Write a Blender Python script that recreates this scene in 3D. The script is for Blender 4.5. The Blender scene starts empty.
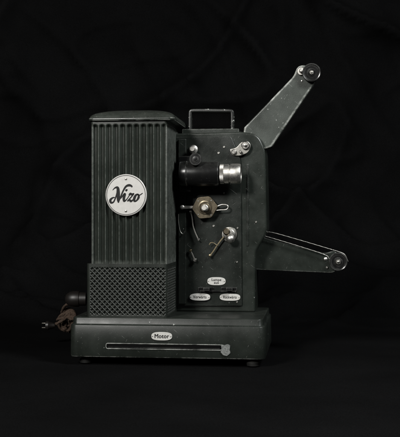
import bpy, bmesh, math, random
from mathutils import Vector, Matrix, noise
random.seed(4)
K = 0.0014            # metres per drawing unit
YAW = math.radians(6.5)
C, S = math.cos(YAW), math.sin(YAW)
D = 1000.0            # camera distance in drawing units
CX, CZ = 38.0, 147.5
scene = bpy.context.scene
col = scene.collection

def F(u, v, y):
    """measured drawing coordinates -> point on the projector's own plane y"""
    a = (u-200)/D
    x = (a*(y*C+D) - y*S + CX)/(C + a*S)
    Y = -x*S + y*C
    z = CZ + (218.5-v)*(Y+D)/D
    return Vector((x, y, z))

# ------------------------------------------------------------------ materials
def newmat(name):
    m = bpy.data.materials.new(name); m.use_nodes = True
    nt = m.node_tree
    b = nt.nodes['Principled BSDF']
    return m, nt, b
def N(nt, t, **kw):
    n = nt.nodes.new(t)
    for k, v in kw.items():
        if k in n.inputs: n.inputs[k].default_value = v
        else: setattr(n, k, v)
    return n
def ramp(nt, fac, stops):
    r = nt.nodes.new('ShaderNodeValToRGB')
    while len(r.color_ramp.elements) < len(stops): r.color_ramp.elements.new(0.5)
    for e, (p, c) in zip(r.color_ramp.elements, stops):
        e.position = p; e.color = (c[0], c[1], c[2], 1) if hasattr(c, '__len__') else (c, c, c, 1)
    nt.links.new(fac, r.inputs[0]); return r.outputs[0]
def mth(nt, op, a, b=None, c=None):
    m = nt.nodes.new('ShaderNodeMath'); m.operation = op
    for i, q in enumerate((a, b, c)):
        if q is None: continue
        if isinstance(q, (int, float)): m.inputs[i].default_value = q
        else: nt.links.new(q, m.inputs[i])
    return m.outputs[0]
def mix(nt, fac, a, b):
    m = nt.nodes.new('ShaderNodeMix'); m.data_type = 'RGBA'
    if isinstance(fac, (int, float)): m.inputs[0].default_value = fac
    else: nt.links.new(fac, m.inputs[0])
    for i, q in ((6, a), (7, b)):
        if isinstance(q, tuple): m.inputs[i].default_value = (q[0], q[1], q[2], 1)
        else: nt.links.new(q, m.inputs[i])
    return m.outputs[2]

def paint(name, colr, rough=0.30, wear=1.0, chip=(0.42, 0.43, 0.40), peel=0.15, dust=0.3, bevel=True, speck=0.6, chipth=0.70, crest=False, mottle=0.3, edgew=0.5, erad=1.6, edges=1.0, spec=0.5):
    m, nt, b = newmat(name)
    L = nt.links
    tc = N(nt, 'ShaderNodeTexCoord').outputs['Object']
    n1 = N(nt, 'ShaderNodeTexNoise', Scale=28.0, Detail=5.0, Roughness=0.6); L.new(tc, n1.inputs['Vector'])
    n2 = N(nt, 'ShaderNodeTexNoise', Scale=800.0, Detail=2.0); L.new(tc, n2.inputs['Vector'])
    n3 = N(nt, 'ShaderNodeTexNoise', Scale=150.0, Detail=7.0, Roughness=0.72); L.new(tc, n3.inputs['Vector'])
    n4 = N(nt, 'ShaderNodeTexNoise', Scale=480.0, Detail=4.0, Roughness=0.75); L.new(tc, n4.inputs['Vector'])
    dark = tuple(c*(1-mottle) for c in colr); lite = tuple(c*(1+mottle) for c in colr)
    base = mix(nt, ramp(nt, n1.outputs[0], [(0.3, 0.0), (0.7, 1.0)]), dark, lite)
    geo = N(nt, 'ShaderNodeNewGeometry')
    sep = N(nt, 'ShaderNodeSeparateXYZ'); L.new(geo.outputs['Normal'], sep.inputs[0])
    up = mth(nt, 'MAXIMUM', sep.outputs[2], 0.0)
    dm = mth(nt, 'MULTIPLY', mth(nt, 'MULTIPLY', up, ramp(nt, n3.outputs[0], [(0.35, 0.2), (0.7, 1.0)])), dust)
    base = mix(nt, dm, base, (0.09, 0.09, 0.08))
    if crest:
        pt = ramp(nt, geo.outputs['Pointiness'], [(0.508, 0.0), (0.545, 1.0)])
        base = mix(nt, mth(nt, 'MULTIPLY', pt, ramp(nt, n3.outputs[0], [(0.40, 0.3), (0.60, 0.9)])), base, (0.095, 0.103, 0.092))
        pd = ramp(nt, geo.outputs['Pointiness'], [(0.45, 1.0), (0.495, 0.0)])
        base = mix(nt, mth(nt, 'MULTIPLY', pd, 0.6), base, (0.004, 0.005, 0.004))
    sp = mth(nt, 'MULTIPLY', ramp(nt, n4.outputs[0], [(0.65, 0.0), (0.70, 1.0)]), mth(nt, 'MULTIPLY', ramp(nt, n1.outputs[0], [(0.40, 0.1), (0.60, 1.0)]), speck))
    base = mix(nt, sp, base, (0.18, 0.185, 0.17))
    chips = ramp(nt, n3.outputs[0], [(chipth, 0.0), (chipth+0.012, 1.0)])
    em = mth(nt, 'MULTIPLY', chips, min(1.0, 0.8*wear))
    if bevel:
        bev = N(nt, 'ShaderNodeBevel', samples=4, Radius=erad*K)
        dp = N(nt, 'ShaderNodeVectorMath', operation='DOT_PRODUCT')
        L.new(bev.outputs[0], dp.inputs[0]); L.new(geo.outputs['Normal'], dp.inputs[1])
        edge = ramp(nt, dp.outputs['Value'], [(0.84, 1.0), (0.992, 0.0)])
        e2 = ramp(nt, mth(nt, 'MULTIPLY', mth(nt, 'ADD', edge, edgew), n3.outputs[0]), [(0.42+0.10*edgew, 0.0), (0.49+0.10*edgew, 1.0)])
        e2 = mth(nt, 'MULTIPLY', e2, mth(nt, 'GREATER_THAN', edge, 0.05))
        e2 = mth(nt, 'MULTIPLY', e2, ramp(nt, n1.outputs[0], [(0.44, 0.12), (0.54, 1.0)]))
        em = mth(nt, 'MAXIMUM', em, mth(nt, 'MULTIPLY', e2, min(1, 0.9*edges)))
    for ax, an, th in (((0, 1, 0), 0.9, 0.735), ((0.2, 1, 0.1), -0.5, 0.74), ((0, 1, 0.2), 1.9, 0.75)):
        vr = N(nt, 'ShaderNodeVectorRotate'); vr.inputs['Axis'].default_value = ax; vr.inputs['Angle'].default_value = an; L.new(tc, vr.inputs['Vector'])
        mp = N(nt, 'ShaderNodeMapping'); mp.inputs['Scale'].default_value = (1100, 1100, 45); L.new(vr.outputs[0], mp.inputs[0])
        ns = N(nt, 'ShaderNodeTexNoise', Scale=1.0, Detail=2.0); L.new(mp.outputs[0], ns.inputs['Vector'])
        em = mth(nt, 'MAXIMUM', em, mth(nt, 'MULTIPLY', ramp(nt, ns.outputs[0], [(th, 0.0), (th+0.03, 1.0)]), 0.25*wear))
    base = mix(nt, em, base, chip)
    L.new(base, b.inputs['Base Color'])
    b.inputs['Specular IOR Level'].default_value = spec
    r = ramp(nt, n1.outputs[0], [(0.25, rough-0.06), (0.75, rough+0.12)])
    L.new(mth(nt, 'ADD', r, mth(nt, 'MULTIPLY', dm, 0.3)), b.inputs['Roughness'])
    bp = N(nt, 'ShaderNodeBump', Strength=peel, Distance=0.0004)
    L.new(mth(nt, 'ADD', n2.outputs[0], mth(nt, 'MULTIPLY', em, -0.8)), bp.inputs['Height'])
    L.new(bp.outputs[0], b.inputs['Normal'])
    return m

def metal(name, colr, rough=0.25, dirt=(0.05, 0.045, 0.035), amount=0.5, scale=200, bump=0.1):
    m, nt, b = newmat(name); L = nt.links
    tc = N(nt, 'ShaderNodeTexCoord').outputs['Object']
    n = N(nt, 'ShaderNodeTexNoise', Scale=float(scale), Detail=6.0, Roughness=0.7); L.new(tc, n.inputs['Vector'])
    f = mth(nt, 'MULTIPLY', ramp(nt, n.outputs[0], [(0.42, 0.0), (0.68, 1.0)]), amount)
    L.new(mix(nt, f, colr, dirt), b.inputs['Base Color'])
    b.inputs['Metallic'].default_value = 1.0
    L.new(ramp(nt, n.outputs[0], [(0.3, rough), (0.7, min(1, rough+0.25))]), b.inputs['Roughness'])
    bp = N(nt, 'ShaderNodeBump', Strength=bump, Distance=0.0002); L.new(n.outputs[0], bp.inputs['Height']); L.new(bp.outputs[0], b.inputs['Normal'])
    return m

def plain(name, colr, rough=0.5, var=0.25, scale=120.0, spec=0.5, bump=0.1):
    m, nt, b = newmat(name); L = nt.links
    tc = N(nt, 'ShaderNodeTexCoord').outputs['Object']
    n = N(nt, 'ShaderNodeTexNoise', Scale=scale, Detail=6.0, Roughness=0.65); L.new(tc, n.inputs['Vector'])
    L.new(mix(nt, ramp(nt, n.outputs[0], [(0.3, 0.0), (0.72, 1.0)]), colr, tuple(c*(1-var) for c in colr)), b.inputs['Base Color'])
    b.inputs['Roughness'].default_value = rough
    b.inputs['Specular IOR Level'].default_value = spec
    bp = N(nt, 'ShaderNodeBump', Strength=bump, Distance=0.0003); L.new(n.outputs[0], bp.inputs['Height']); L.new(bp.outputs[0], b.inputs['Normal'])
    return m

M_body = paint('green_enamel', (0.0165, 0.0200, 0.0166), 0.25, 1.3, chipth=0.675, edges=1.1, edgew=0.45, speck=0.6)
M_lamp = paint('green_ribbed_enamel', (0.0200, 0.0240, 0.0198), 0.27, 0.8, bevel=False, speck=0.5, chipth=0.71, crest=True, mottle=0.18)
M_grille = paint('green_grille_enamel', (0.0160, 0.0190, 0.0158), 0.34, 0.3, bevel=False, speck=0.12, chipth=0.74, mottle=0.2)
M_base = paint('green_base_enamel', (0.0125, 0.0152, 0.0126), 0.36, 1.3, speck=0.7, dust=0.06, chipth=0.675, edgew=0.45, edges=1.1, spec=0.28, peel=0.08)
M_plate = paint('dark_plate_enamel', (0.0125, 0.0150, 0.0127), 0.26, 1.1, edges=0.8, edgew=0.3, erad=1.1, speck=0.6, chipth=0.69)
M_arm = paint('charcoal_green_arm_enamel', (0.033, 0.039, 0.033), 0.36, 1.3, chip=(0.52, 0.53, 0.49), peel=0.25, speck=0.6, chipth=0.650, edgew=0.8, erad=3.2, edges=1.15)
M_black = paint('black_lacquer', (0.006, 0.006, 0.006), 0.20, 0.5, chip=(0.18, 0.18, 0.17), peel=0.05, dust=0.2, speck=0.3, edges=0.5)
M_hand = paint('worn_handle_lacquer', (0.008, 0.009, 0.008), 0.36, 1.2, speck=0.6, chipth=0.62, bevel=False)
M_chrome = metal('nickel', (0.70, 0.68, 0.64), 0.16, amount=0.3)
M_satin = metal('satin_nickel', (0.66, 0.64, 0.60), 0.30, amount=0.3)
M_steel = metal('worn_steel', (0.42, 0.41, 0.38), 0.28, amount=0.6)
M_brass = metal('tarnished_brass', (0.30, 0.25, 0.16), 0.30, dirt=(0.07, 0.055, 0.035), amount=0.5)
M_bronze = metal('bronze_plate', (0.165, 0.14, 0.10), 0.32, dirt=(0.035, 0.03, 0.022), amount=0.8, scale=150, bump=0.2)
M_ivory = plain('ivory_enamel', (0.58, 0.57, 0.54), 0.35, 0.22, 300.0)
M_badge = plain('badge_enamel', (0.55, 0.535, 0.51), 0.35, 0.14, 150.0)
M_ink = plain('black_ink', (0.006, 0.006, 0.006), 0.5, 0.1, spec=0.25)
M_rubber = plain('black_rubber', (0.010, 0.010, 0.009), 0.55, 0.4)
M_patch = plain('bare_metal_patch', (0.24, 0.25, 0.24), 0.5, 0.8, 500.0, bump=0.6)
M_fabric = plain('brown_braid', (0.115, 0.080, 0.060), 0.9, 0.8, 800.0, spec=0.15, bump=0.9)
M_bake = plain('dark_bakelite', (0.012, 0.010, 0.009), 0.45, 0.4)
M_pin = metal('dull_pin', (0.20, 0.19, 0.17), 0.4, amount=0.6)
M_recess_shade = plain('painted_recess_shade', (0.0015, 0.0015, 0.0015), 0.8, 0.2, spec=0.1)  # near-black colour standing in for the shade inside the base recess
M_glass, nt, b = newmat('coated_lens_glass')
b.inputs['Base Color'].default_value = (0.01, 0.012, 0.02, 1); b.inputs['Roughness'].default_value = 0.05

# ------------------------------------------------------------------ builders
def finish(ob, parent, angle=35):
    me = ob.data
    for p in me.polygons: p.use_smooth = True
    me.set_sharp_from_angle(angle=math.radians(angle))
    col.objects.link(ob)
    if parent is not None: ob.parent = parent
    return ob
def from_data(name, verts, faces, mat, parent, angle=35, recalc=True):
    me = bpy.data.meshes.new(name)
    me.from_pydata([tuple(Vector(v)*K) for v in verts], [], faces)
    if recalc:
        bm = bmesh.new(); bm.from_mesh(me); bmesh.ops.recalc_face_normals(bm, faces=bm.faces); bm.to_mesh(me); bm.free()
    me.materials.append(mat)
    ob = bpy.data.objects.new(name, me)
    return finish(ob, parent, angle)
def add_bevel(ob, w, seg=3, ang=30):
    m = ob.modifiers.new('bevel', 'BEVEL'); m.width = w*K; m.segments = seg
    m.limit_method = 'ANGLE'; m.angle_limit = math.radians(ang); m.harden_normals = True
    return ob
def prism(name, pts, y0, y1, mat, parent, bev=0.6):
    n = len(pts)
    vs = [(p[0], y0, p[1]) for p in pts] + [(p[0], y1, p[1]) for p in pts]
    fs = [tuple(range(n)), tuple(range(2*n-1, n-1, -1))]
    for i in range(n):
        j = (i+1) % n; fs.append((i, j, n+j, n+i))
    ob = from_data(name, vs, fs, mat, parent)
    if bev: add_bevel(ob, bev)
    return ob
def uvp(uvs, y):
    return [(F(u, v, y).x, F(u, v, y).z) for u, v in uvs]
def rounded(pts, radii, seg=6):
    out = []; n = len(pts)
    for i in range(n):
        r = radii[i] if isinstance(radii, (list, tuple)) else radii
        p = Vector(pts[i]); a = Vector(pts[i-1])-p; b_ = Vector(pts[(i+1) % n])-p
        if r <= 0: out.append(tuple(p)); continue
        r = min(r, a.length*0.48, b_.length*0.48)
        A = p+a.normalized()*r; B = p+b_.normalized()*r
        for k in range(seg+1):
            t = k/seg
            q = A*(1-t)**2 + p*2*t*(1-t) + B*t*t
            out.append((q.x, q.y))
    return out
def box_uv(name, u0, v0, u1, v1, y0, y1, mat, parent, r=0.0, bev=0.5):
    a = F(u0, v0, y0); c = F(u1, v1, y0)
    pts = [(a.x, a.z), (c.x, a.z), (c.x, c.z), (a.x, c.z)]
    if r: pts = rounded(pts, r)
    return prism(name, pts, y0, y1, mat, parent, bev)
def lathe(name, org, axis, prof, mat, parent, seg=48, knurl=None, angle=35, kd=0.35):
    vs, fs = [], []
    o = Vector(org)
    for i, (t, r) in enumerate(prof):
        for j in range(seg):
            a = 2*math.pi*j/seg; rr = r
            if knurl and i in knurl: rr = r + (kd if j % 2 else -kd)
            if axis == 'y': p = o+Vector((rr*math.cos(a), -t, rr*math.sin(a)))
            elif axis == 'x': p = o+Vector((t, rr*math.cos(a), rr*math.sin(a)))
            else: p = o+Vector((rr*math.cos(a), rr*math.sin(a), t))
            vs.append(p)
    for i in range(len(prof)-1):
        for j in range(seg):
            k = (j+1) % seg
            fs.append((i*seg+j, i*seg+k, (i+1)*seg+k, (i+1)*seg+j))
    fs.append(tuple(range(seg))); fs.append(tuple(range((len(prof)-1)*seg, len(prof)*seg)))
    return from_data(name, vs, fs, mat, parent, angle)
def catmull(P, n=8):
    P = [Vector(p) for p in P]; out = []
    Q = [P[0]*2-P[1]] + P + [P[-1]*2-P[-2]]
    for i in range(1, len(Q)-2):
        for k in range(n):
            t = k/n
            out.append(0.5*((2*Q[i]) + (Q[i+1]-Q[i-1])*t + (2*Q[i-1]-5*Q[i]+4*Q[i+1]-Q[i+2])*t*t + (-Q[i-1]+3*Q[i]-3*Q[i+1]+Q[i+2])*t**3))
    out.append(P[-1]); return out
def tube_data(pts, r, seg=12, smooth=0, twist=None, base=0, flat=None):
    P = catmull(pts, smooth) if smooth else [Vector(p) for p in pts]
    vs, fs = [], []
    up = Vector((0, 1, 0.01)); t0 = (P[1]-P[0]).normalized()
    nrm = (up - t0*up.dot(t0)).normalized()
    for i, p in enumerate(P):
        t = (P[min(i+1, len(P)-1)]-P[max(i-1, 0)]).normalized()
        nrm = (nrm - t*nrm.dot(t)).normalized(); bn = t.cross(nrm)
        for j in range(seg):
            a = 2*math.pi*j/seg; rr = r
            if twist: rr = r*(1+0.13*math.sin(2*a + i*twist))
            ca, sa = math.cos(a), math.sin(a)
            if flat:   # flat bar: rounded-rectangle section
                ca = math.copysign(abs(ca)**0.45, ca)*flat; sa = math.copysign(abs(sa)**0.45, sa)
            vs.append(p+nrm*ca*rr+bn*sa*rr)
    for i in range(len(P)-1):
        for j in range(seg):
            k = (j+1) % seg
            fs.append((base+i*seg+j, base+i*seg+k, base+(i+1)*seg+k, base+(i+1)*seg+j))
    fs.append(tuple(base+i for i in range(seg))); fs.append(tuple(base+i for i in range((len(P)-1)*seg, len(P)*seg)))
    return vs, fs
def tube(name, pts, r, mat, parent, seg=12, smooth=0, twist=None, flat=None):
    vs, fs = tube_data(pts, r, seg, smooth, twist, 0, flat)
    return from_data(name, vs, fs, mat, parent, 50)
def roundrect(x0, y0, x1, y1, r, seg=9):
    out = []
    for cx, cy, a0 in ((x1-r, y0+r, -90), (x1-r, y1-r, 0), (x0+r, y1-r, 90), (x0+r, y0+r, 180)):
        for k in range(seg+1):
            a = math.radians(a0+90*k/seg); out.append((cx+r*math.cos(a), cy+r*math.sin(a)))
    return out
def loft(name, x0, y0, x1, y1, r, levels, mat, parent, angle=40):
    vs, fs = [], []; n = None
    for lv in levels:
        ins, z = lv[0], lv[1]
        rr = lv[2] if len(lv) > 2 else max(r-ins*0.6, 1.0)
        iy = lv[3] if len(lv) > 3 else ins
        ring = roundrect(x0+ins, y0+iy, x1-ins, y1-iy, rr); n = len(ring)
        vs += [(a, b_, z) for a, b_ in ring]
    for i in range(len(levels)-1):
        for j in range(n):
            k = (j+1) % n; fs.append((i*n+j, i*n+k, (i+1)*n+k, (i+1)*n+j))
    fs.append(tuple(range(n))); fs.append(tuple(range((len(levels)-1)*n, len(levels)*n)))
    return from_data(name, vs, fs, mat, parent, angle)
def wall(name, xL, xR, yF, yB, r, zs, disp, mat, parent, ds=0.5, angle=60):
    path = []
    def seg_line(a, b_, nx, ny, d_):
        L = (Vector(b_)-Vector(a)).length; n = max(1, int(L/d_))
        for k in range(n): t = k/n; path.append((a[0]+(b_[0]-a[0])*t, a[1]+(b_[1]-a[1])*t, nx, ny))
    def seg_arc(cx, cy, a0, a1):
        n = 8
        for k in range(n):
            a = math.radians(a0+(a1-a0)*k/n); path.append((cx+r*math.cos(a), cy+r*math.sin(a), math.cos(a), math.sin(a)))
    seg_line((xL, yB), (xL, yF+r), -1, 0, 4); seg_arc(xL+r, yF+r, 180, 270)
    seg_line((xL+r, yF), (xR-r, yF), 0, -1, ds); seg_arc(xR-r, yF+r, 270, 360)
    seg_line((xR, yF+r), (xR, yB), 1, 0, ds); path.append((xR, yB, 1, 0))
    s = 0; ss = [0]
    for i in range(1, len(path)):
        s += math.hypot(path[i][0]-path[i-1][0], path[i][1]-path[i-1][1]); ss.append(s)
    s0 = (yB-yF-r)+r*math.pi/4
    vs, fs = [], []; n = len(path)
    for z in zs:
        for (x, y, nx, ny), q in zip(path, ss):
            d = disp(q-s0, z); vs.append((x+nx*d, y+ny*d, z))
    for i in range(len(zs)-1):
        for j in range(n-1):
            fs.append((i*n+j, i*n+j+1, (i+1)*n+j+1, (i+1)*n+j))
        fs.append((i*n+n-1, i*n, (i+1)*n, (i+1)*n+n-1))
    fs.append(tuple(range(n))[::-1]); fs.append(tuple(range((len(zs)-1)*n, len(zs)*n)))
    return from_data(name, vs, fs, mat, parent, angle, recalc=False)
def ribbon(strokes, cx, cz, y, th=0.25):
    vs, fs = [], []
    for pts in strokes:
        P = catmull([(p[0], 0, p[1]) for p in pts], 8); W = catmull([(p[2], 0, 0) for p in pts], 8)
        b0 = len(vs); n = len(P)
        for i, p in enumerate(P):
            t = (P[min(i+1, n-1)]-P[max(i-1, 0)]).normalized(); nn = Vector((-t.z, 0, t.x)); w = max(W[i].x, 0.1)/2
            for yy in (y, y-th):
                vs.append((cx+p.x+nn.x*w, yy, cz+p.z+nn.z*w)); vs.append((cx+p.x-nn.x*w, yy, cz+p.z-nn.z*w))
        for i in range(n-1):
            a = b0+i*4; c = a+4
            fs += [(a+2, a+3, c+3, c+2), (a, a+2, c+2, c), (a+1, c+1, c+3, a+3)]
        fs += [(b0, b0+1, b0+3, b0+2), (b0+(n-1)*4, b0+(n-1)*4+2, b0+(n-1)*4+3, b0+(n-1)*4+1)]
    return vs, fs
def text_mesh(name, body, cx, y, cz, size, mat, parent, shear=0.0, th=0.12, sx=1.0, fat=0.14):
    cu = bpy.data.curves.new(name, 'FONT'); cu.body = body; cu.align_x = 'CENTER'; cu.align_y = 'CENTER'
    cu.size = size; cu.shear = shear; cu.extrude = th; cu.space_line = 0.8; cu.resolution_u = 6; cu.space_character = 1.06
    tmp = bpy.data.objects.new('tmp', cu); col.objects.link(tmp)
    dg = bpy.context.evaluated_depsgraph_get()
    me = bpy.data.meshes.new_from_object(tmp.evaluated_get(dg))
    bpy.data.objects.remove(tmp)
    # heavier strokes: the same letters laid down several times, a hair apart
    bm = bmesh.new()
    for i, (ox, oz) in enumerate(((-fat, 0), (fat, 0), (0, -fat*0.7), (0, fat*0.7))):
        m2 = me.copy(); m2.transform(Matrix.Translation((ox, oz, 0.015*i))); bm.from_mesh(m2); bpy.data.meshes.remove(m2)
    bm.to_mesh(me); bm.free()
    me.transform(Matrix.Translation(Vector((cx, y, cz))*K) @ Matrix.Rotation(math.radians(90), 4, 'X') @ Matrix.Diagonal((sx*K, K, K, 1)))
    me.materials.clear(); me.materials.append(mat); me.name = name
    ob = bpy.data.objects.new(name, me); col.objects.link(ob); ob.parent = parent
    return ob

# ------------------------------------------------------------------ projector
root = bpy.data.objects.new('film_projector', None); col.objects.link(root)
root.rotation_euler = (0, 0, -YAW)
root['label'] = 'vintage dark green metal film projector with two reel arms'
root['category'] = 'film projector'
YP = 76            # front plane of the mechanism housing
YQ = YP-2.5
YB = 134           # back plane

# base
bx0 = F(69.3, 340, 0).x; bx1 = F(265.5, 340, 0).x
zb = 7.5; zt = F(120, 317, 8).z
base = loft('base_housing', bx0, 0, bx1, YB+8, 7,
     [(2.2, zb), (0.6, zb+0.6), (0, zb+2), (0.3, zt-8.4), (0.8, zt-7.4), (1.9, zt-6.9), (2.3, zt-6.3), (2.5, zt-1.2), (2.8, zt-0.5), (3.4, zt-0.1), (5, zt)], M_base, root)
for i, (fx, fy) in enumerate(((bx1-13, 10), (bx0+14, 14), (bx1-13, 124), (bx0+14, 124))):
    lathe('foot', (fx, fy, 0), 'z', [(0, 5.2), (0.6, 6.2), (3.6, 6.6), (4.6, 5.8), (5.2, 4.6), (8.2, 4.6)], M_rubber, base, 32)
a = F(106, 343.3, 0); c = F(222, 350.3, 0)
loop = rounded([(a.x, a.z), (c.x, a.z), (c.x, c.z), (a.x, c.z)], 2.2)
prism('recess_shade_panel', loop, -0.12, 0.9, M_recess_shade, base, 0)  # solid slab on the base front, recess shade painted on, no hole cut
loop3 = [Vector((p[0], -0.1, p[1])) for p in loop]; loop3 += [loop3[0], loop3[1]]
tube('recess_lip', loop3, 0.5, M_body, base, 10)
prism('recess_drawer', [(a.x+2.2, a.z-3.8), (c.x-2.2, a.z-3.8), (c.x-2.2, c.z+1.4), (a.x+2.2, c.z+1.4)], -0.35, 0.5, M_plate, base, 0.2)

# grille section (diamond lattice)
gx0 = F(86.5, 300, 5).x; gx1 = F(167, 300, 5).x
gz0 = zt-0.5; gz1 = F(120, 264, 5).z
P = 5.2
def gdisp(s, z):
    if s < 0: return 0
    W = gx1-gx0
    h = z-gz0
    m = min(h-2.6, (gz1-gz0)-3.4-h)
    if s < W: m = min(m, s-3.2, W-s-2.2)
    else: m = min(m, s-W-2.2, 60-(s-W))
    e = max(0, min(1, m/0.6))
    A = (s+z*1.0)/P; B = (s-z*1.0)/P
    da = abs(A-round(A)); db = abs(B-round(B))
    d = min(da, db)
    t = max(0, min(1, (d-0.08)/0.20)); t = t*t*(3-2*t)
    return -2.0*t*e
nz = 150
grille = wall('grille', gx0, gx1, 5, YB-8, 3.5, [gz0+(gz1-gz0)*i/nz for i in range(nz+1)], gdisp, M_grille, root, 0.36, 80)

# ribbed lamp house
lx0 = F(91, 200, 8).x; lx1 = F(167, 200, 8).x
lz0 = gz1; lz1 = F(92, 120, 8).z
RP = (lx1-lx0)/11.0
def ldisp(s, z):
    if s < 0: return 0
    f0 = abs(math.sin(math.pi*s/RP))
    dz = lz1-4.0-z
    e = max(0, min(1, (dz-1.2*(1-f0))/3.0)); e = e*e*(3-2*e)
    return -4.2*(max(0, f0-0.08)**1.0)*e
zs = [lz0+0.01]+[lz0+4+(lz1-11-lz0-4)*i/24 for i in range(0, 24)]+[lz1-11+0.35*i for i in range(0, 22)]+[lz1-2.5, lz1]
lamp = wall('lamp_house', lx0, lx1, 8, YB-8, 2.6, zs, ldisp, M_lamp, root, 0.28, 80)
dome = []
for i in range(17):
    t = i/16*math.pi/2
    dome.append((0.6+42*(1-math.cos(t)), lz1+2.0+11.0*math.sin(t)**0.95, 6+6*math.sin(t), 0.6+52*(1-math.cos(t))))
loft('lamp_house_lid', lx0-2.6, 4.6, lx1+8.0, YB-4, 6, [(3.4, lz1-1.2, 4), (0.4, lz1-1.0, 6), (0, lz1-0.3, 6), (0, lz1+1.4, 6)]+dome, M_body, root, 50)

# badge
bc = F(126, 195, 5.4)
R = 21.0
badge = lathe('badge', (bc.x, 8.0, bc.z), 'y', [(0, R), (2.0, R), (2.4, R-0.5), (2.4, 1)], M_badge, root, 72)
vs, fs = [], []
for j in range(72):
    a_ = 2*math.pi*j/72
    for rr in (R-1.0, R-1.5):
        vs.append((bc.x+rr*math.cos(a_), 5.45, bc.z+rr*math.sin(a_)))
for j in range(72):
    k = (j+1) % 72; fs.append((2*j, 2*k, 2*k+1, 2*j+1))
from_data('badge_ring', vs, fs, M_ink, badge)
for dz in (16.2, -16.2):
    lathe('screw', (bc.x, 5.6, bc.z+dz), 'y', [(0, 1.2), (0.4, 1.1), (0.6, 0.6)], M_steel, badge, 16)
# brush script: sweeping capital followed by joined small letters
strokes = [
 [(-9.6, -1.6, 1.0), (-11.6, -2.0, 1.6), (-13.2, -3.8, 2.4), (-12.0, -6.0, 2.2), (-9.6, -5.4, 1.5), (-8.6, -1.0, 1.3), (-8.4, 3.0, 1.4), (-8.2, 6.2, 1.8)],
 [(-13.4, 4.6, 0.6), (-11.6, 6.6, 1.4), (-9.0, 6.6, 2.6), (-7.2, 2.0, 3.5), (-5.6, -3.4, 3.0), (-4.6, -6.2, 1.0)],
 [(-4.8, -6.0, 1.0), (-3.9, -1.0, 1.4), (-2.9, 4.0, 1.6), (-1.2, 7.8, 2.0), (1.6, 8.8, 2.4), (4.2, 8.0, 1.7), (4.6, 7.0, 1.0)],
 [(-3.4, -2.6, 0.7), (-1.6, 0.8, 1.4), (-0.5, 1.2, 2.3), (-0.5, -2.2, 2.6), (0.6, -4.8, 1.9), (2.6, -3.2, 1.0), (4.0, -0.4, 0.9), (4.8, 1.0, 1.2)],
 [(-0.6, 3.9, 1.6), (0.2, 4.6, 2.3), (0.9, 4.1, 1.6)],
 [(3.6, 0.4, 1.0), (4.8, 1.6, 2.0), (6.4, 0.9, 2.2), (8.1, 1.5, 1.2), (6.2, -1.6, 1.2), (3.8, -4.6, 1.2)],
 [(3.6, -4.8, 1.0), (5.4, -3.8, 2.0), (7.2, -4.8, 2.2), (8.8, -3.6, 1.1), (9.8, -1.8, 1.0)],
 [(12.4, 1.2, 1.2), (10.6, 0.4, 2.0), (9.8, -2.0, 2.6), (10.4, -4.6, 2.0), (12.4, -4.4, 1.5), (13.7, -1.8, 2.2), (13.0, 0.6, 1.6), (11.6, 1.0, 0.9), (13.8, 0.2, 0.9), (16.6, 2.0, 0.8)],
]
vs, fs = [], []
for i_, s_ in enumerate(strokes):
    v_, f_ = ribbon([[(x*1.05+0.30*z, z*1.18, w) for x, z, w in s_]], bc.x-1.0, bc.z-0.5, 5.55, 0.15+0.02*i_)
    o_ = len(vs); vs += v_; fs += [tuple(i+o_ for i in f) for f in f_]
from_data('lettering', vs, fs, M_ink, badge)

# mechanism housing
outl = uvp([(173, 133.5), (241, 131.5), (258, 134), (265.5, 150), (267, 232), (255.5, 252), (255, 309.5), (173, 309.5)], YP)
outl[-1] = (outl[-1][0], zt-0.3); outl[-2] = (outl[-2][0], zt-0.3)
mech = prism('mechanism_housing', rounded(outl, [0, 3, 13, 8, 6, 5, 0, 0]), YP, YB, M_body, root, 2.2)
inn = uvp([(175, 137), (231, 136), (241, 160), (242, 306), (175, 306)], YQ)
plate = prism('mechanism_plate', rounded(inn, [1, 4, 6, 2, 1]), YQ, YP+1, M_plate, root, 0.9)
box_uv('film_track', 178.5, 139, 186, 304, YQ-3, YQ+1, M_plate, root, 0.8, 0.8)
box_uv('film_gate', 178.5, 156, 191, 192, YQ-16, YQ, M_black, root, 2, 1.0)
box_uv('cover_strip', 246.8, 164, 248.8, 246, YP-0.9, YP+1, M_plate, root, 0.6, 0.5)

# carrying handle
hy = YP+21
hp = [F(190.5, 133, hy), F(190.5, 117, hy), F(190.6, 113.4, hy), F(191.2, 111.6, hy), F(193.2, 111.1, hy), F(197, 111, hy), F(212, 111, hy), F(226, 111.2, hy), F(230, 111.3, hy), F(231.9, 111.9, hy), F(232.5, 113.8, hy), F(232.6, 118, hy), F(232.6, 132, hy)]
hd = tube('carrying_handle', hp, 2.15, M_hand, root, 24, 6, flat=2.2)
for uu in (190.5, 232.6):
    p = F(uu, 132, hy)
    lathe('handle_socket', (p.x, hy, p.z-4), 'z', [(0, 5.4), (4, 5.4), (5.4, 4.8), (6, 3.8)], M_black, hd, 24)
box_uv('handle_mount', 182, 129, 239, 134.5, YP+10, YP+36, M_body, hd, 1.5, 0.8)

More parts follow.
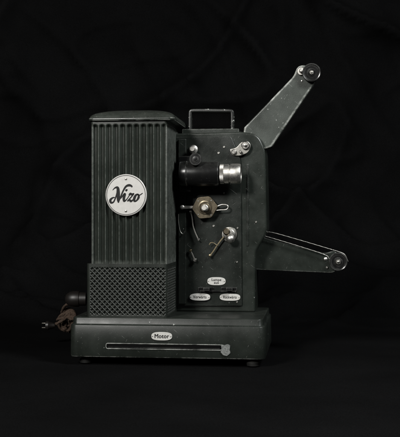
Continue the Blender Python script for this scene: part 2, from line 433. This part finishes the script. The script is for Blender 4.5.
# reel arms ---------------------------------------------------------------
ya0, ya1 = YP+8, YP+22
arm = prism('reel_arm', rounded(uvp([(244, 127.5), (293.5, 76), (297.5, 66), (306, 64.5), (315, 72), (314, 84), (271.5, 147), (256, 152), (243, 138)], ya0), [1, 4, 4, 5, 5, 3, 2, 2, 2]), ya0, ya1, M_arm, root, 1.6)
def pulley(p, yb, r, parent, hub=4.0):
    w = lathe('pulley_wheel', (p[0], yb, p[1]), 'y', [(0, r*0.9), (0.6, r), (1.6, r), (2.4, r*0.84), (4.0, r*0.84), (4.8, r), (6.0, r), (6.5, r*0.94), (6.2, r*0.84), (5.4, r*0.78), (5.2, r*0.45), (5.9, r*0.38)], M_black, parent, 56)
    lathe('pulley_hub', (p[0], yb-5.4, p[1]), 'y', [(0, hub), (1.6, hub), (2.2, hub*0.82), (2.2, hub*0.5), (3.4, hub*0.45), (3.8, hub*0.2)], M_steel, w, 32)
    return w
q = uvp([(311.5, 73.5)], ya0)[0]
pulley(q, ya0-1.5, 9.8, arm, 2.4)
q = uvp([(301, 71.5)], ya0)[0]
sp = lathe('spindle', (q[0], ya0+1, q[1]), 'y', [(0, 4.4), (3, 4.4), (3.6, 3.8), (3.6, 2.2), (9, 2.0), (9.6, 1.2)], M_satin, arm, 32)
q = uvp([(302, 81)], ya0)[0]
lathe('screw', (q[0], ya0+0.2, q[1]), 'y', [(0, 1.2), (0.7, 1.0), (0.9, 0.4)], M_steel, arm, 16)

yb0, yb1 = YP+24, YP+36
arm2 = prism('reel_arm', rounded(uvp([(260, 236), (268, 239), (325, 253.5), (334, 250.5), (341, 256), (341, 267), (333, 273), (262, 270), (249, 269), (252, 245)], yb0), [1, 4, 4, 4, 5, 5, 4, 2, 1, 1]), yb0, yb1, M_body, root, 1.2)
q = uvp([(338, 261.5)], yb0)[0]
pulley(q, yb0-1, 9.8, arm2, 3.0)
for uu, vv, rr in ((325.5, 259, 1.9), (327, 267.5, 1.3)):
    q = uvp([(uu, vv)], yb0)[0]
    lathe('screw', (q[0], yb0+0.2, q[1]), 'y', [(0, rr), (1.4, rr), (2.0, rr*0.5)], M_satin, arm2, 18)
yl = yb0-5
tube('drive_belt', [F(263, 234, yl), F(271, 232.3, yl), F(300, 240.2, yl), F(331, 249.4, yl), F(338, 251.5, yl), F(344.5, 254.5, yl), F(348, 261.5, yl)], 0.5, M_steel, root, 10, 30, twist=1.1)
tube('drive_belt', [F(263, 236, yl), F(268, 237, yl), F(295, 245, yl), F(324, 254.5, yl), F(329.5, 259, yl)], 0.5, M_steel, root, 10, 30, twist=1.1)

# lens ---------------------------------------------------------------------
ly = YP-23
lc = F(200, 174, ly)
def xx(u): return F(u, 174, ly).x
lens = lathe('projection_lens', (xx(180), ly, lc.z), 'x', [(0, 10), (0.5, 13), (2, 13.6), (xx(187)-xx(180), 13.8), (xx(188)-xx(180), 12.9), (xx(217)-xx(180), 12.9), (xx(219)-xx(180), 12.2), (xx(219.5)-xx(180), 9)], M_black, root, 64)
lathe('lens_ring', (xx(219), ly, lc.z), 'x', [(0, 8.4), (1.2, 9.6), (1.3, 10.1), (5.2, 10.1), (5.3, 9.5), (6, 9.5), (6.2, 10.2), (10.2, 10.2), (10.6, 9.2), (12, 9.2), (12.4, 10.2), (13.4, 10.5), (21.5, 10.5), (22.8, 9.9), (23.2, 8.2), (19.5, 7.6)], M_satin, lens, 88, knurl=(2, 3), kd=0.22)
lathe('lens_glass', (xx(219)+18.5, ly, lc.z), 'x', [(0, 7.7), (1.6, 6.0), (2.4, 3), (2.7, 0.4)], M_glass, lens, 40)
box_uv('lens_mount', 188, 164, 214, 186, ly, YQ+1, M_black, lens, 2, 0.8)
kp = F(196, 159.5, ly-10)
lathe('focus_knob', (kp.x, ly-8, kp.z), 'y', [(0, 4), (3, 6.4), (6.4, 6.6), (7.2, 6.0), (7.2, 3), (8.4, 2.6), (8.6, 1)], M_black, lens, 40)

# levers and knobs ---------------------------------------------------------
def knob(name, u, v, y, prof, mat, parent=root, seg=36, knurl=None, kd=0.3):
    q_ = F(u, v, y); return lathe(name, (q_.x, y, q_.z), 'y', prof, mat, parent, seg, knurl, 35, kd)
def screw(u, v, r, mat=None, y=YQ, parent=root, h=1.0):
    return knob('screw', u, v, y+0.2, [(0, r), (h*0.8, r), (h, r*0.8), (h, r*0.2)], mat or M_chrome, parent, 20)
knob('sprocket_knob', 193.5, 149.5, YQ, [(0, 4.8), (2, 4.8), (2.6, 4.2), (3, 2), (8, 1.9), (8.4, 3.0), (11.6, 3.0), (12.2, 2.4)], M_satin)
lev = prism('latch_lever', rounded(uvp([(229, 149), (236, 148), (241, 142), (248, 140.5), (251.5, 146), (248, 153), (240, 156), (232, 155.5)], YP-5), 3), YP-5, YP-2.8, M_steel, root, 0.6)
knob('latch_pin', 245.5, 145.5, YP-5, [(0, 4.4), (2.2, 4.4), (3, 3.6), (3, 1.8), (5, 1.6), (5.4, 0.6)], M_chrome, lev)
knob('latch_pin', 234, 152, YP-5, [(0, 2.7), (2.0, 2.7), (2.6, 2.0)], M_chrome, lev)
knob('latch_pin', 240.5, 152, YP-5, [(0, 1.5), (4, 1.5), (4.6, 1.0)], M_steel, lev)
cq = F(204.5, 207.5, YQ-9)
hexp = []
for k in range(6):
    a_ = math.radians(60*k+4); r_ = (14.6, 13.4, 13.2, 13.8, 13.4, 13.2)[k]
    hexp.append((cq.x+r_*math.cos(a_), cq.z+r_*math.sin(a_)))
sh = prism('sprocket_guard', rounded(hexp, 2.6, 6), YQ-9, YQ-7, M_bronze, root, 0.5)
knob('sprocket_wheel', 205, 207.5, YQ, [(0, 9), (1, 9.5), (6.4, 9.5)], M_steel, sh)
knob('sprocket_boss', 205, 207.5, YQ-9, [(0, 7.6), (0.6, 7.4), (0.8, 6.2), (0.5, 5.6), (1.2, 4.6), (1.2, 4.0)], M_bronze, sh)
knob('sprocket_screw', 205, 208, YQ-9.5, [(0, 3.8), (2.4, 3.6), (3, 2.2), (7.0, 2.0), (7.5, 3.1), (10, 3.1), (10.5, 2.4)], M_satin, sh, 40, (4, 5, 6), 0.2)
for uu, vv in ((198.2, 201), (211, 215), (211.2, 200.4), (198.3, 214.4)):
    knob('rivet', uu, vv, YQ-9, [(0, 0.9), (0.6, 0.7)], M_steel, sh, 12)
prism('guide_lever', rounded(uvp([(182, 205.5), (195, 206), (195, 208.3), (183, 209), (181, 207.5)], YQ-7), 1), YQ-7.6, YQ-6.2, M_satin, root, 0.3)
knob('guide_roller', 183.5, 207.3, YQ, [(0, 1.6), (9, 1.6), (9.4, 2.2), (11, 2.2), (11.4, 1.6)], M_satin)
tube('guide_lever', [F(217, 206.5, YQ-7), F(222, 204.6, YQ-7), F(227, 205.2, YQ-7), F(228, 207.6, YQ-7), F(226, 209.6, YQ-7), F(220, 210, YQ-7), F(216, 210.5, YQ-7)], 0.7, M_satin, root, 10, 8)
def strap(name, uvs, w, y, th, mat, parent=root):
    P_ = catmull([(p_[0], 0, p_[1]) for p_ in uvp(uvs, y)], 6)
    L_, R_ = [], []
    for i in range(len(P_)):
        t = (P_[min(i+1, len(P_)-1)]-P_[max(i-1, 0)]).normalized(); n_ = Vector((-t.z, 0, t.x))*w/2
        L_.append((P_[i].x+n_.x, P_[i].z+n_.z)); R_.append((P_[i].x-n_.x, P_[i].z-n_.z))
    return prism(name, L_+R_[::-1], y-th, y, mat, parent, 0.15)
strap('claw_lever', [(190.5, 211), (192.2, 218), (193.2, 226), (195.5, 233), (198.5, 239.5)], 1.3, YQ-4, 0.8, M_steel)
screw(190.8, 212, 1.5, M_chrome, YQ-4.5)
screw(198.6, 239.5, 1.2, M_chrome, YQ-4.5)
tube('film_guide_wire', [F(178.5, 214, YQ-6), F(178.5, 222, YQ-6), F(180.2, 231, YQ-6), F(183, 234, YQ-6), F(185, 231, YQ-6)], 0.4, M_steel, root, 8, 8)
kn = knob('threading_knob', 229.5, 234.5, YQ, [(0, 8.2), (1.2, 8.4), (2.2, 7.8), (2.4, 6.4), (5, 6.2), (5.6, 5.2)], M_steel)
knob('knob_cap', 226.5, 231.5, YQ-5, [(0, 3.7), (2, 3.7), (3, 2.6)], M_bronze, kn, 28)
knob('knob_grip', 231, 238.5, YQ-2, [(0, 3.0), (3, 3.2), (5, 4.6), (8, 4.9), (10.2, 3.8), (11.4, 2.2), (11.8, 0.5)], M_satin, kn)
strap('threading_lever', [(224, 236.5), (220, 241.5), (216.5, 246.5), (213.5, 251), (210.5, 255)], 1.3, YQ-4, 0.9, M_brass)
strap('threading_hook', [(217, 245.5), (213.5, 242.8), (210.5, 243), (209.2, 245)], 0.8, YQ-4.4, 0.7, M_brass)
knob('lever_eye', 210.2, 255.5, YQ-3, [(0, 1.5), (1.8, 1.5), (2.2, 0.8)], M_brass)
strap('release_lever', [(190, 250), (192, 253.5), (194.8, 259.5)], 1.4, YQ-3, 0.8, M_steel)
knob('release_knob', 190.5, 250.5, YQ-2.5, [(0, 1.7), (2, 1.7), (3, 1.0)], M_brass)
knob('release_knob', 195, 260, YQ-2.5, [(0, 2.1), (2, 2.1), (3, 1.4)], M_chrome)
for s_ in ((185, 141.5, 1.2), (224, 147, 1.2), (218.5, 153, 1.3), (224, 193, 1.0), (237.5, 228, 1.0), (213.5, 226, 1.2), (237, 262, 1.0), (237, 302, 1.0)):
    screw(*s_, mat=M_steel)
screw(256, 222, 1.1, mat=M_steel, y=YP)

# nameplates ------------------------------------------------------------------
def nameplate(u, v, w, h, y, txt, size, parent=root, sx=1.0, sh=0.0, fat=0.12):
    c_ = F(u, v, y)
    pts = []
    for k in range(40):
        a_ = 2*math.pi*k/40
        ca, sa = math.cos(a_), math.sin(a_)
        e = 0.72
        pts.append((c_.x+w/2*math.copysign(abs(ca)**e, ca), c_.z+h/2*math.copysign(abs(sa)**e, sa)))
    o = prism('nameplate', pts, y-0.9, y+0.3, M_ivory, parent, 0.25)
    for sx_ in (-1, 1):
        lathe('screw', (c_.x+sx_*(w/2-1.3), y-0.8, c_.z), 'y', [(0, 0.6), (0.4, 0.55), (0.55, 0.3)], M_steel, o, 12)
    text_mesh('lettering', txt, c_.x, y-0.95, c_.z, size, M_ink, o, sh, 0.06, sx, fat)
    return o
nameplate(216.5, 281.2, 19.5, 8.6, YQ, 'Lampe\naus', 3.8, sx=1.0, fat=0.08)
nameplate(200, 297, 22, 7.6, YQ-2, 'Vorwärts', 4.3, sx=0.83, fat=0.10)
nameplate(230, 297.2, 22, 7.6, YQ, 'Rückwärts', 4.1, sx=0.78, fat=0.09)
nameplate(161.8, 336.2, 21, 8.4, 0.0, 'Motor', 5.8, sx=0.93, fat=0.16)
for uu in (206, 229):
    sw = box_uv('switch_slot', uu-8, 287.2, uu+8, 291.6, YQ-0.8, YQ+0.5, M_black, root, 1.2, 0.3)
    box_uv('switch_lever', uu-3.0, 287.8, uu+3.5, 290.9, YQ-7, YQ-0.5, M_black, sw, 1.0, 0.5)
box_uv('switch_link', 200, 290.4, 236, 292.2, YQ-2.2, YQ-0.9, M_black, root, 0.6, 0.3)
pc = F(225.5, 349.5, 0)
pp = [(-4.6, 5), (-1, 4.3), (2.4, 5.4), (4.8, 4), (4.2, 0), (5, -3.5), (1.6, -6.4), (-2.2, -5.6), (-4.9, -2.6), (-3.9, 1)]
prism('worn_tag', rounded([(pc.x+a_, pc.z+b_) for a_, b_ in pp], 0.8, 3), -1.1, 0.6, M_patch, root, 0.15)

# ------------------------------------------------------------------ power cable (own thing)
cab = bpy.data.objects.new('power_cable', None); col.objects.link(cab)
cab['label'] = 'brown braided mains cable bundled behind the projector with its plug'
cab['category'] = 'cable'
def W(u, v, Y):
    return Vector((CX+(u-200)*(Y+D)/D, Y, CZ+(218.5-v)*(Y+D)/D))
cab.location = W(66, 330, 190)*K; cab.location.z = 0
co = Vector(cab.location)/K
def rel(pts): return [p_-co for p_ in pts]
pts = [W(72, 302, 158), W(65, 306, 168), W(62, 312, 182)]
rnd = random.Random(11)
for k in range(84):
    a_ = math.radians(130+k*52)
    rx = 6.4+3.4*math.sin(k*1.7); rz = 7.0+4.4*math.cos(k*1.1)
    pts.append(W(67.5+rx*math.cos(a_)+rnd.uniform(-1.4, 1.4), 320.5-rz*math.sin(a_)+rnd.uniform(-1.4, 1.4), 186+13*math.sin(k*0.9)))
pts += [W(58, 323, 176), W(53, 325.5, 174)]
for p_ in pts: p_.z = max(p_.z, 3)
RP_ = rel(pts)
tube('cord', RP_, 1.65, M_fabric, cab, 12, 10, twist=0.9)
vs, fs = [], []
CP = catmull(RP_, 10)
for k in range(320):
    p0 = CP[rnd.randrange(len(CP))]
    d0 = Vector((rnd.gauss(0, 1), rnd.gauss(0, 1), rnd.gauss(0, 1))).normalized()
    d1 = (d0+Vector((rnd.gauss(0, 1), rnd.gauss(0, 1), rnd.gauss(0, 1)))*0.6).normalized()
    l_ = rnd.uniform(1.0, 2.6)
    v_, f_ = tube_data([p0+d0*1.4, p0+d0*1.6+d1*l_*0.5, p0+d0*1.4+d1*l_-Vector((0, 0, 0.4))], 0.13, 4, 0, None, len(vs))
    vs += v_; fs += f_
from_data('frayed_threads', vs, fs, M_fabric, cab)
pe = W(52.5, 325.5, 174)-co
pl = lathe('plug', (pe.x-8, pe.y, pe.z), 'x', [(0, 4.0), (0.6, 5.2), (3.5, 5.4), (5, 4.2), (9, 3.2), (11, 2.6)], M_bake, cab, 28)
for dz in (-2.6, 2.6):
    lathe('pin', (pe.x-12.5, pe.y, pe.z+dz), 'x', [(0, 0.5), (0.5, 0.8), (5, 0.8)], M_pin, pl, 14)
ce = W(67, 299, 150)-co
lathe('connector', (ce.x-2, ce.y, ce.z), 'x', [(0, 2.5), (0.8, 4.4), (2.5, 6.4), (5.5, 8.2), (9, 9.0), (13, 9.2), (16, 8.8), (16.6, 7.8), (24, 7.6), (24.6, 6)], M_bake, cab, 32)

# ------------------------------------------------------------------ one draped black cloth: table and backdrop
def cloth_mat(name, colr, bump):
    m, nt, b = newmat(name); L = nt.links
    tc = N(nt, 'ShaderNodeTexCoord').outputs['Object']
    n = N(nt, 'ShaderNodeTexNoise', Scale=6.0, Detail=6.0); L.new(tc, n.inputs['Vector'])
    n2 = N(nt, 'ShaderNodeTexNoise', Scale=700.0, Detail=3.0); L.new(tc, n2.inputs['Vector'])
    n3 = N(nt, 'ShaderNodeTexNoise', Scale=260.0, Detail=4.0, Roughness=0.8); L.new(tc, n3.inputs['Vector'])
    c1 = mix(nt, ramp(nt, n.outputs[0], [(0.3, 0.0), (0.7, 1.0)]), tuple(c*0.75 for c in colr), tuple(c*1.25 for c in colr))
    c1 = mix(nt, ramp(nt, n2.outputs[0], [(0.35, 0.5), (0.65, 0.0)]), c1, (0.0008, 0.0008, 0.0008))
    lint = mth(nt, 'MULTIPLY', ramp(nt, n3.outputs[0], [(0.72, 0.0), (0.76, 1.0)]), 0.10)
    L.new(mix(nt, lint, c1, (0.08, 0.08, 0.08)), b.inputs['Base Color'])
    b.inputs['Roughness'].default_value = 1.0; b.inputs['Specular IOR Level'].default_value = 0.02
    bp = N(nt, 'ShaderNodeBump', Strength=bump, Distance=0.0006); L.new(n2.outputs[0], bp.inputs['Height']); L.new(bp.outputs[0], b.inputs['Normal'])
    return m
Yw, Rc = 0.95, 0.45
L1 = 1.6+Yw-Rc; L2 = L1+Rc*math.pi/2; LT = L2+1.8
def ridge(v, sharp):
    q_ = abs(noise.noise(v))
    return (1-q_*2)**sharp if q_ < 0.5 else 0
def cloth_point(x, t):
    if t < L1: y, z, ny_, nz_ = -1.6+t, 0.0, 0, 1
    elif t < L2:
        a_ = (t-L1)/Rc; y, z, ny_, nz_ = Yw-Rc+Rc*math.sin(a_), Rc-Rc*math.cos(a_), -math.sin(a_), math.cos(a_)
    else: y, z, ny_, nz_ = Yw, Rc+t-L2, -1, 0
    g = max(0, min(1, (y-0.35)/0.4)) if y > 0 else max(0, min(0.15, (-0.35-y)))
    wx = x+0.10*noise.noise(Vector((x*2, t*2, 4.4)))
    d = 0.030*noise.noise(Vector((wx*2.4+t*0.5, t*0.8, 0)))
    d += 0.060*ridge(Vector((wx*3.0-t*1.6, t*1.1+x*0.6, 3.1)), 4)*max(0, noise.noise(Vector((x, t, 20)))+0.6)
    d += 0.055*ridge(Vector((wx*1.3+4, t*3.6+x*1.6, 7.7)), 4)*max(0, noise.noise(Vector((x*1.3, t, 30)))+0.6)
    d += 0.020*ridge(Vector((wx*6.5+t*4, t*2.4, 9.7)), 3)
    d += 0.014*ridge(Vector((wx*4+t*9, t*5-x*6, 15.7)), 5)
    d += 0.007*noise.noise(Vector((x*14, t*11, 2.0)))
    d = d*g - 0.001*(1-g)
    return (x, y+ny_*d, z+nz_*d)
nx, ny = 460, 460
vs = [cloth_point(-2.3+4.6*i/nx, LT*j/ny) for j in range(ny+1) for i in range(nx+1)]
fs = [(j*(nx+1)+i, j*(nx+1)+i+1, (j+1)*(nx+1)+i+1, (j+1)*(nx+1)+i) for j in range(ny) for i in range(nx)]
me = bpy.data.meshes.new('backdrop'); me.from_pydata(vs, [], fs); me.materials.append(cloth_mat('black_cloth', (0.0052, 0.0052, 0.0054), 0.8))
for p_ in me.polygons: p_.use_smooth = True
ob = bpy.data.objects.new('backdrop', me); col.objects.link(ob); ob['kind'] = 'structure'

# ------------------------------------------------------------------ light
w = bpy.data.worlds.new('World'); scene.world = w; w.use_nodes = True
w.node_tree.nodes['Background'].inputs[0].default_value = (0.95, 1.0, 1.02, 1)
w.node_tree.nodes['Background'].inputs[1].default_value = 0.012
def area(name, loc, tgt, size, power, colr, sy=None):
    l = bpy.data.lights.new(name, 'AREA'); l.energy = power; l.color = colr
    l.shape = 'RECTANGLE'; l.size = size; l.size_y = sy or size
    o = bpy.data.objects.new(name, l); col.objects.link(o); o.location = loc
    o.rotation_euler = (Vector(tgt)-Vector(loc)).to_track_quat('-Z', 'Y').to_euler()
area('key_softbox', (-0.80, -1.50, 1.05), (0, 0.05, 0.20), 0.36, 35, (1.0, 0.985, 0.95))
area('top_softbox', (0.80, -0.70, 1.05), (0.08, 0.05, 0.24), 0.30, 17, (0.97, 1.0, 1.0))

cam_d = bpy.data.cameras.new('camera'); cam = bpy.data.objects.new('camera', cam_d); col.objects.link(cam)
cam.location = (CX*K, -D*K, CZ*K); cam.rotation_euler = (math.radians(90), 0, 0)
cam_d.sensor_fit = 'VERTICAL'; cam_d.sensor_height = 36; cam_d.lens = 36*D/437.0
cam_d.clip_start = 0.05; cam_d.clip_end = 50
scene.camera = cam
scene.view_settings.view_transform = 'Standard'; scene.view_settings.look = 'None'
scene.view_settings.exposure = 0; scene.view_settings.gamma = 1
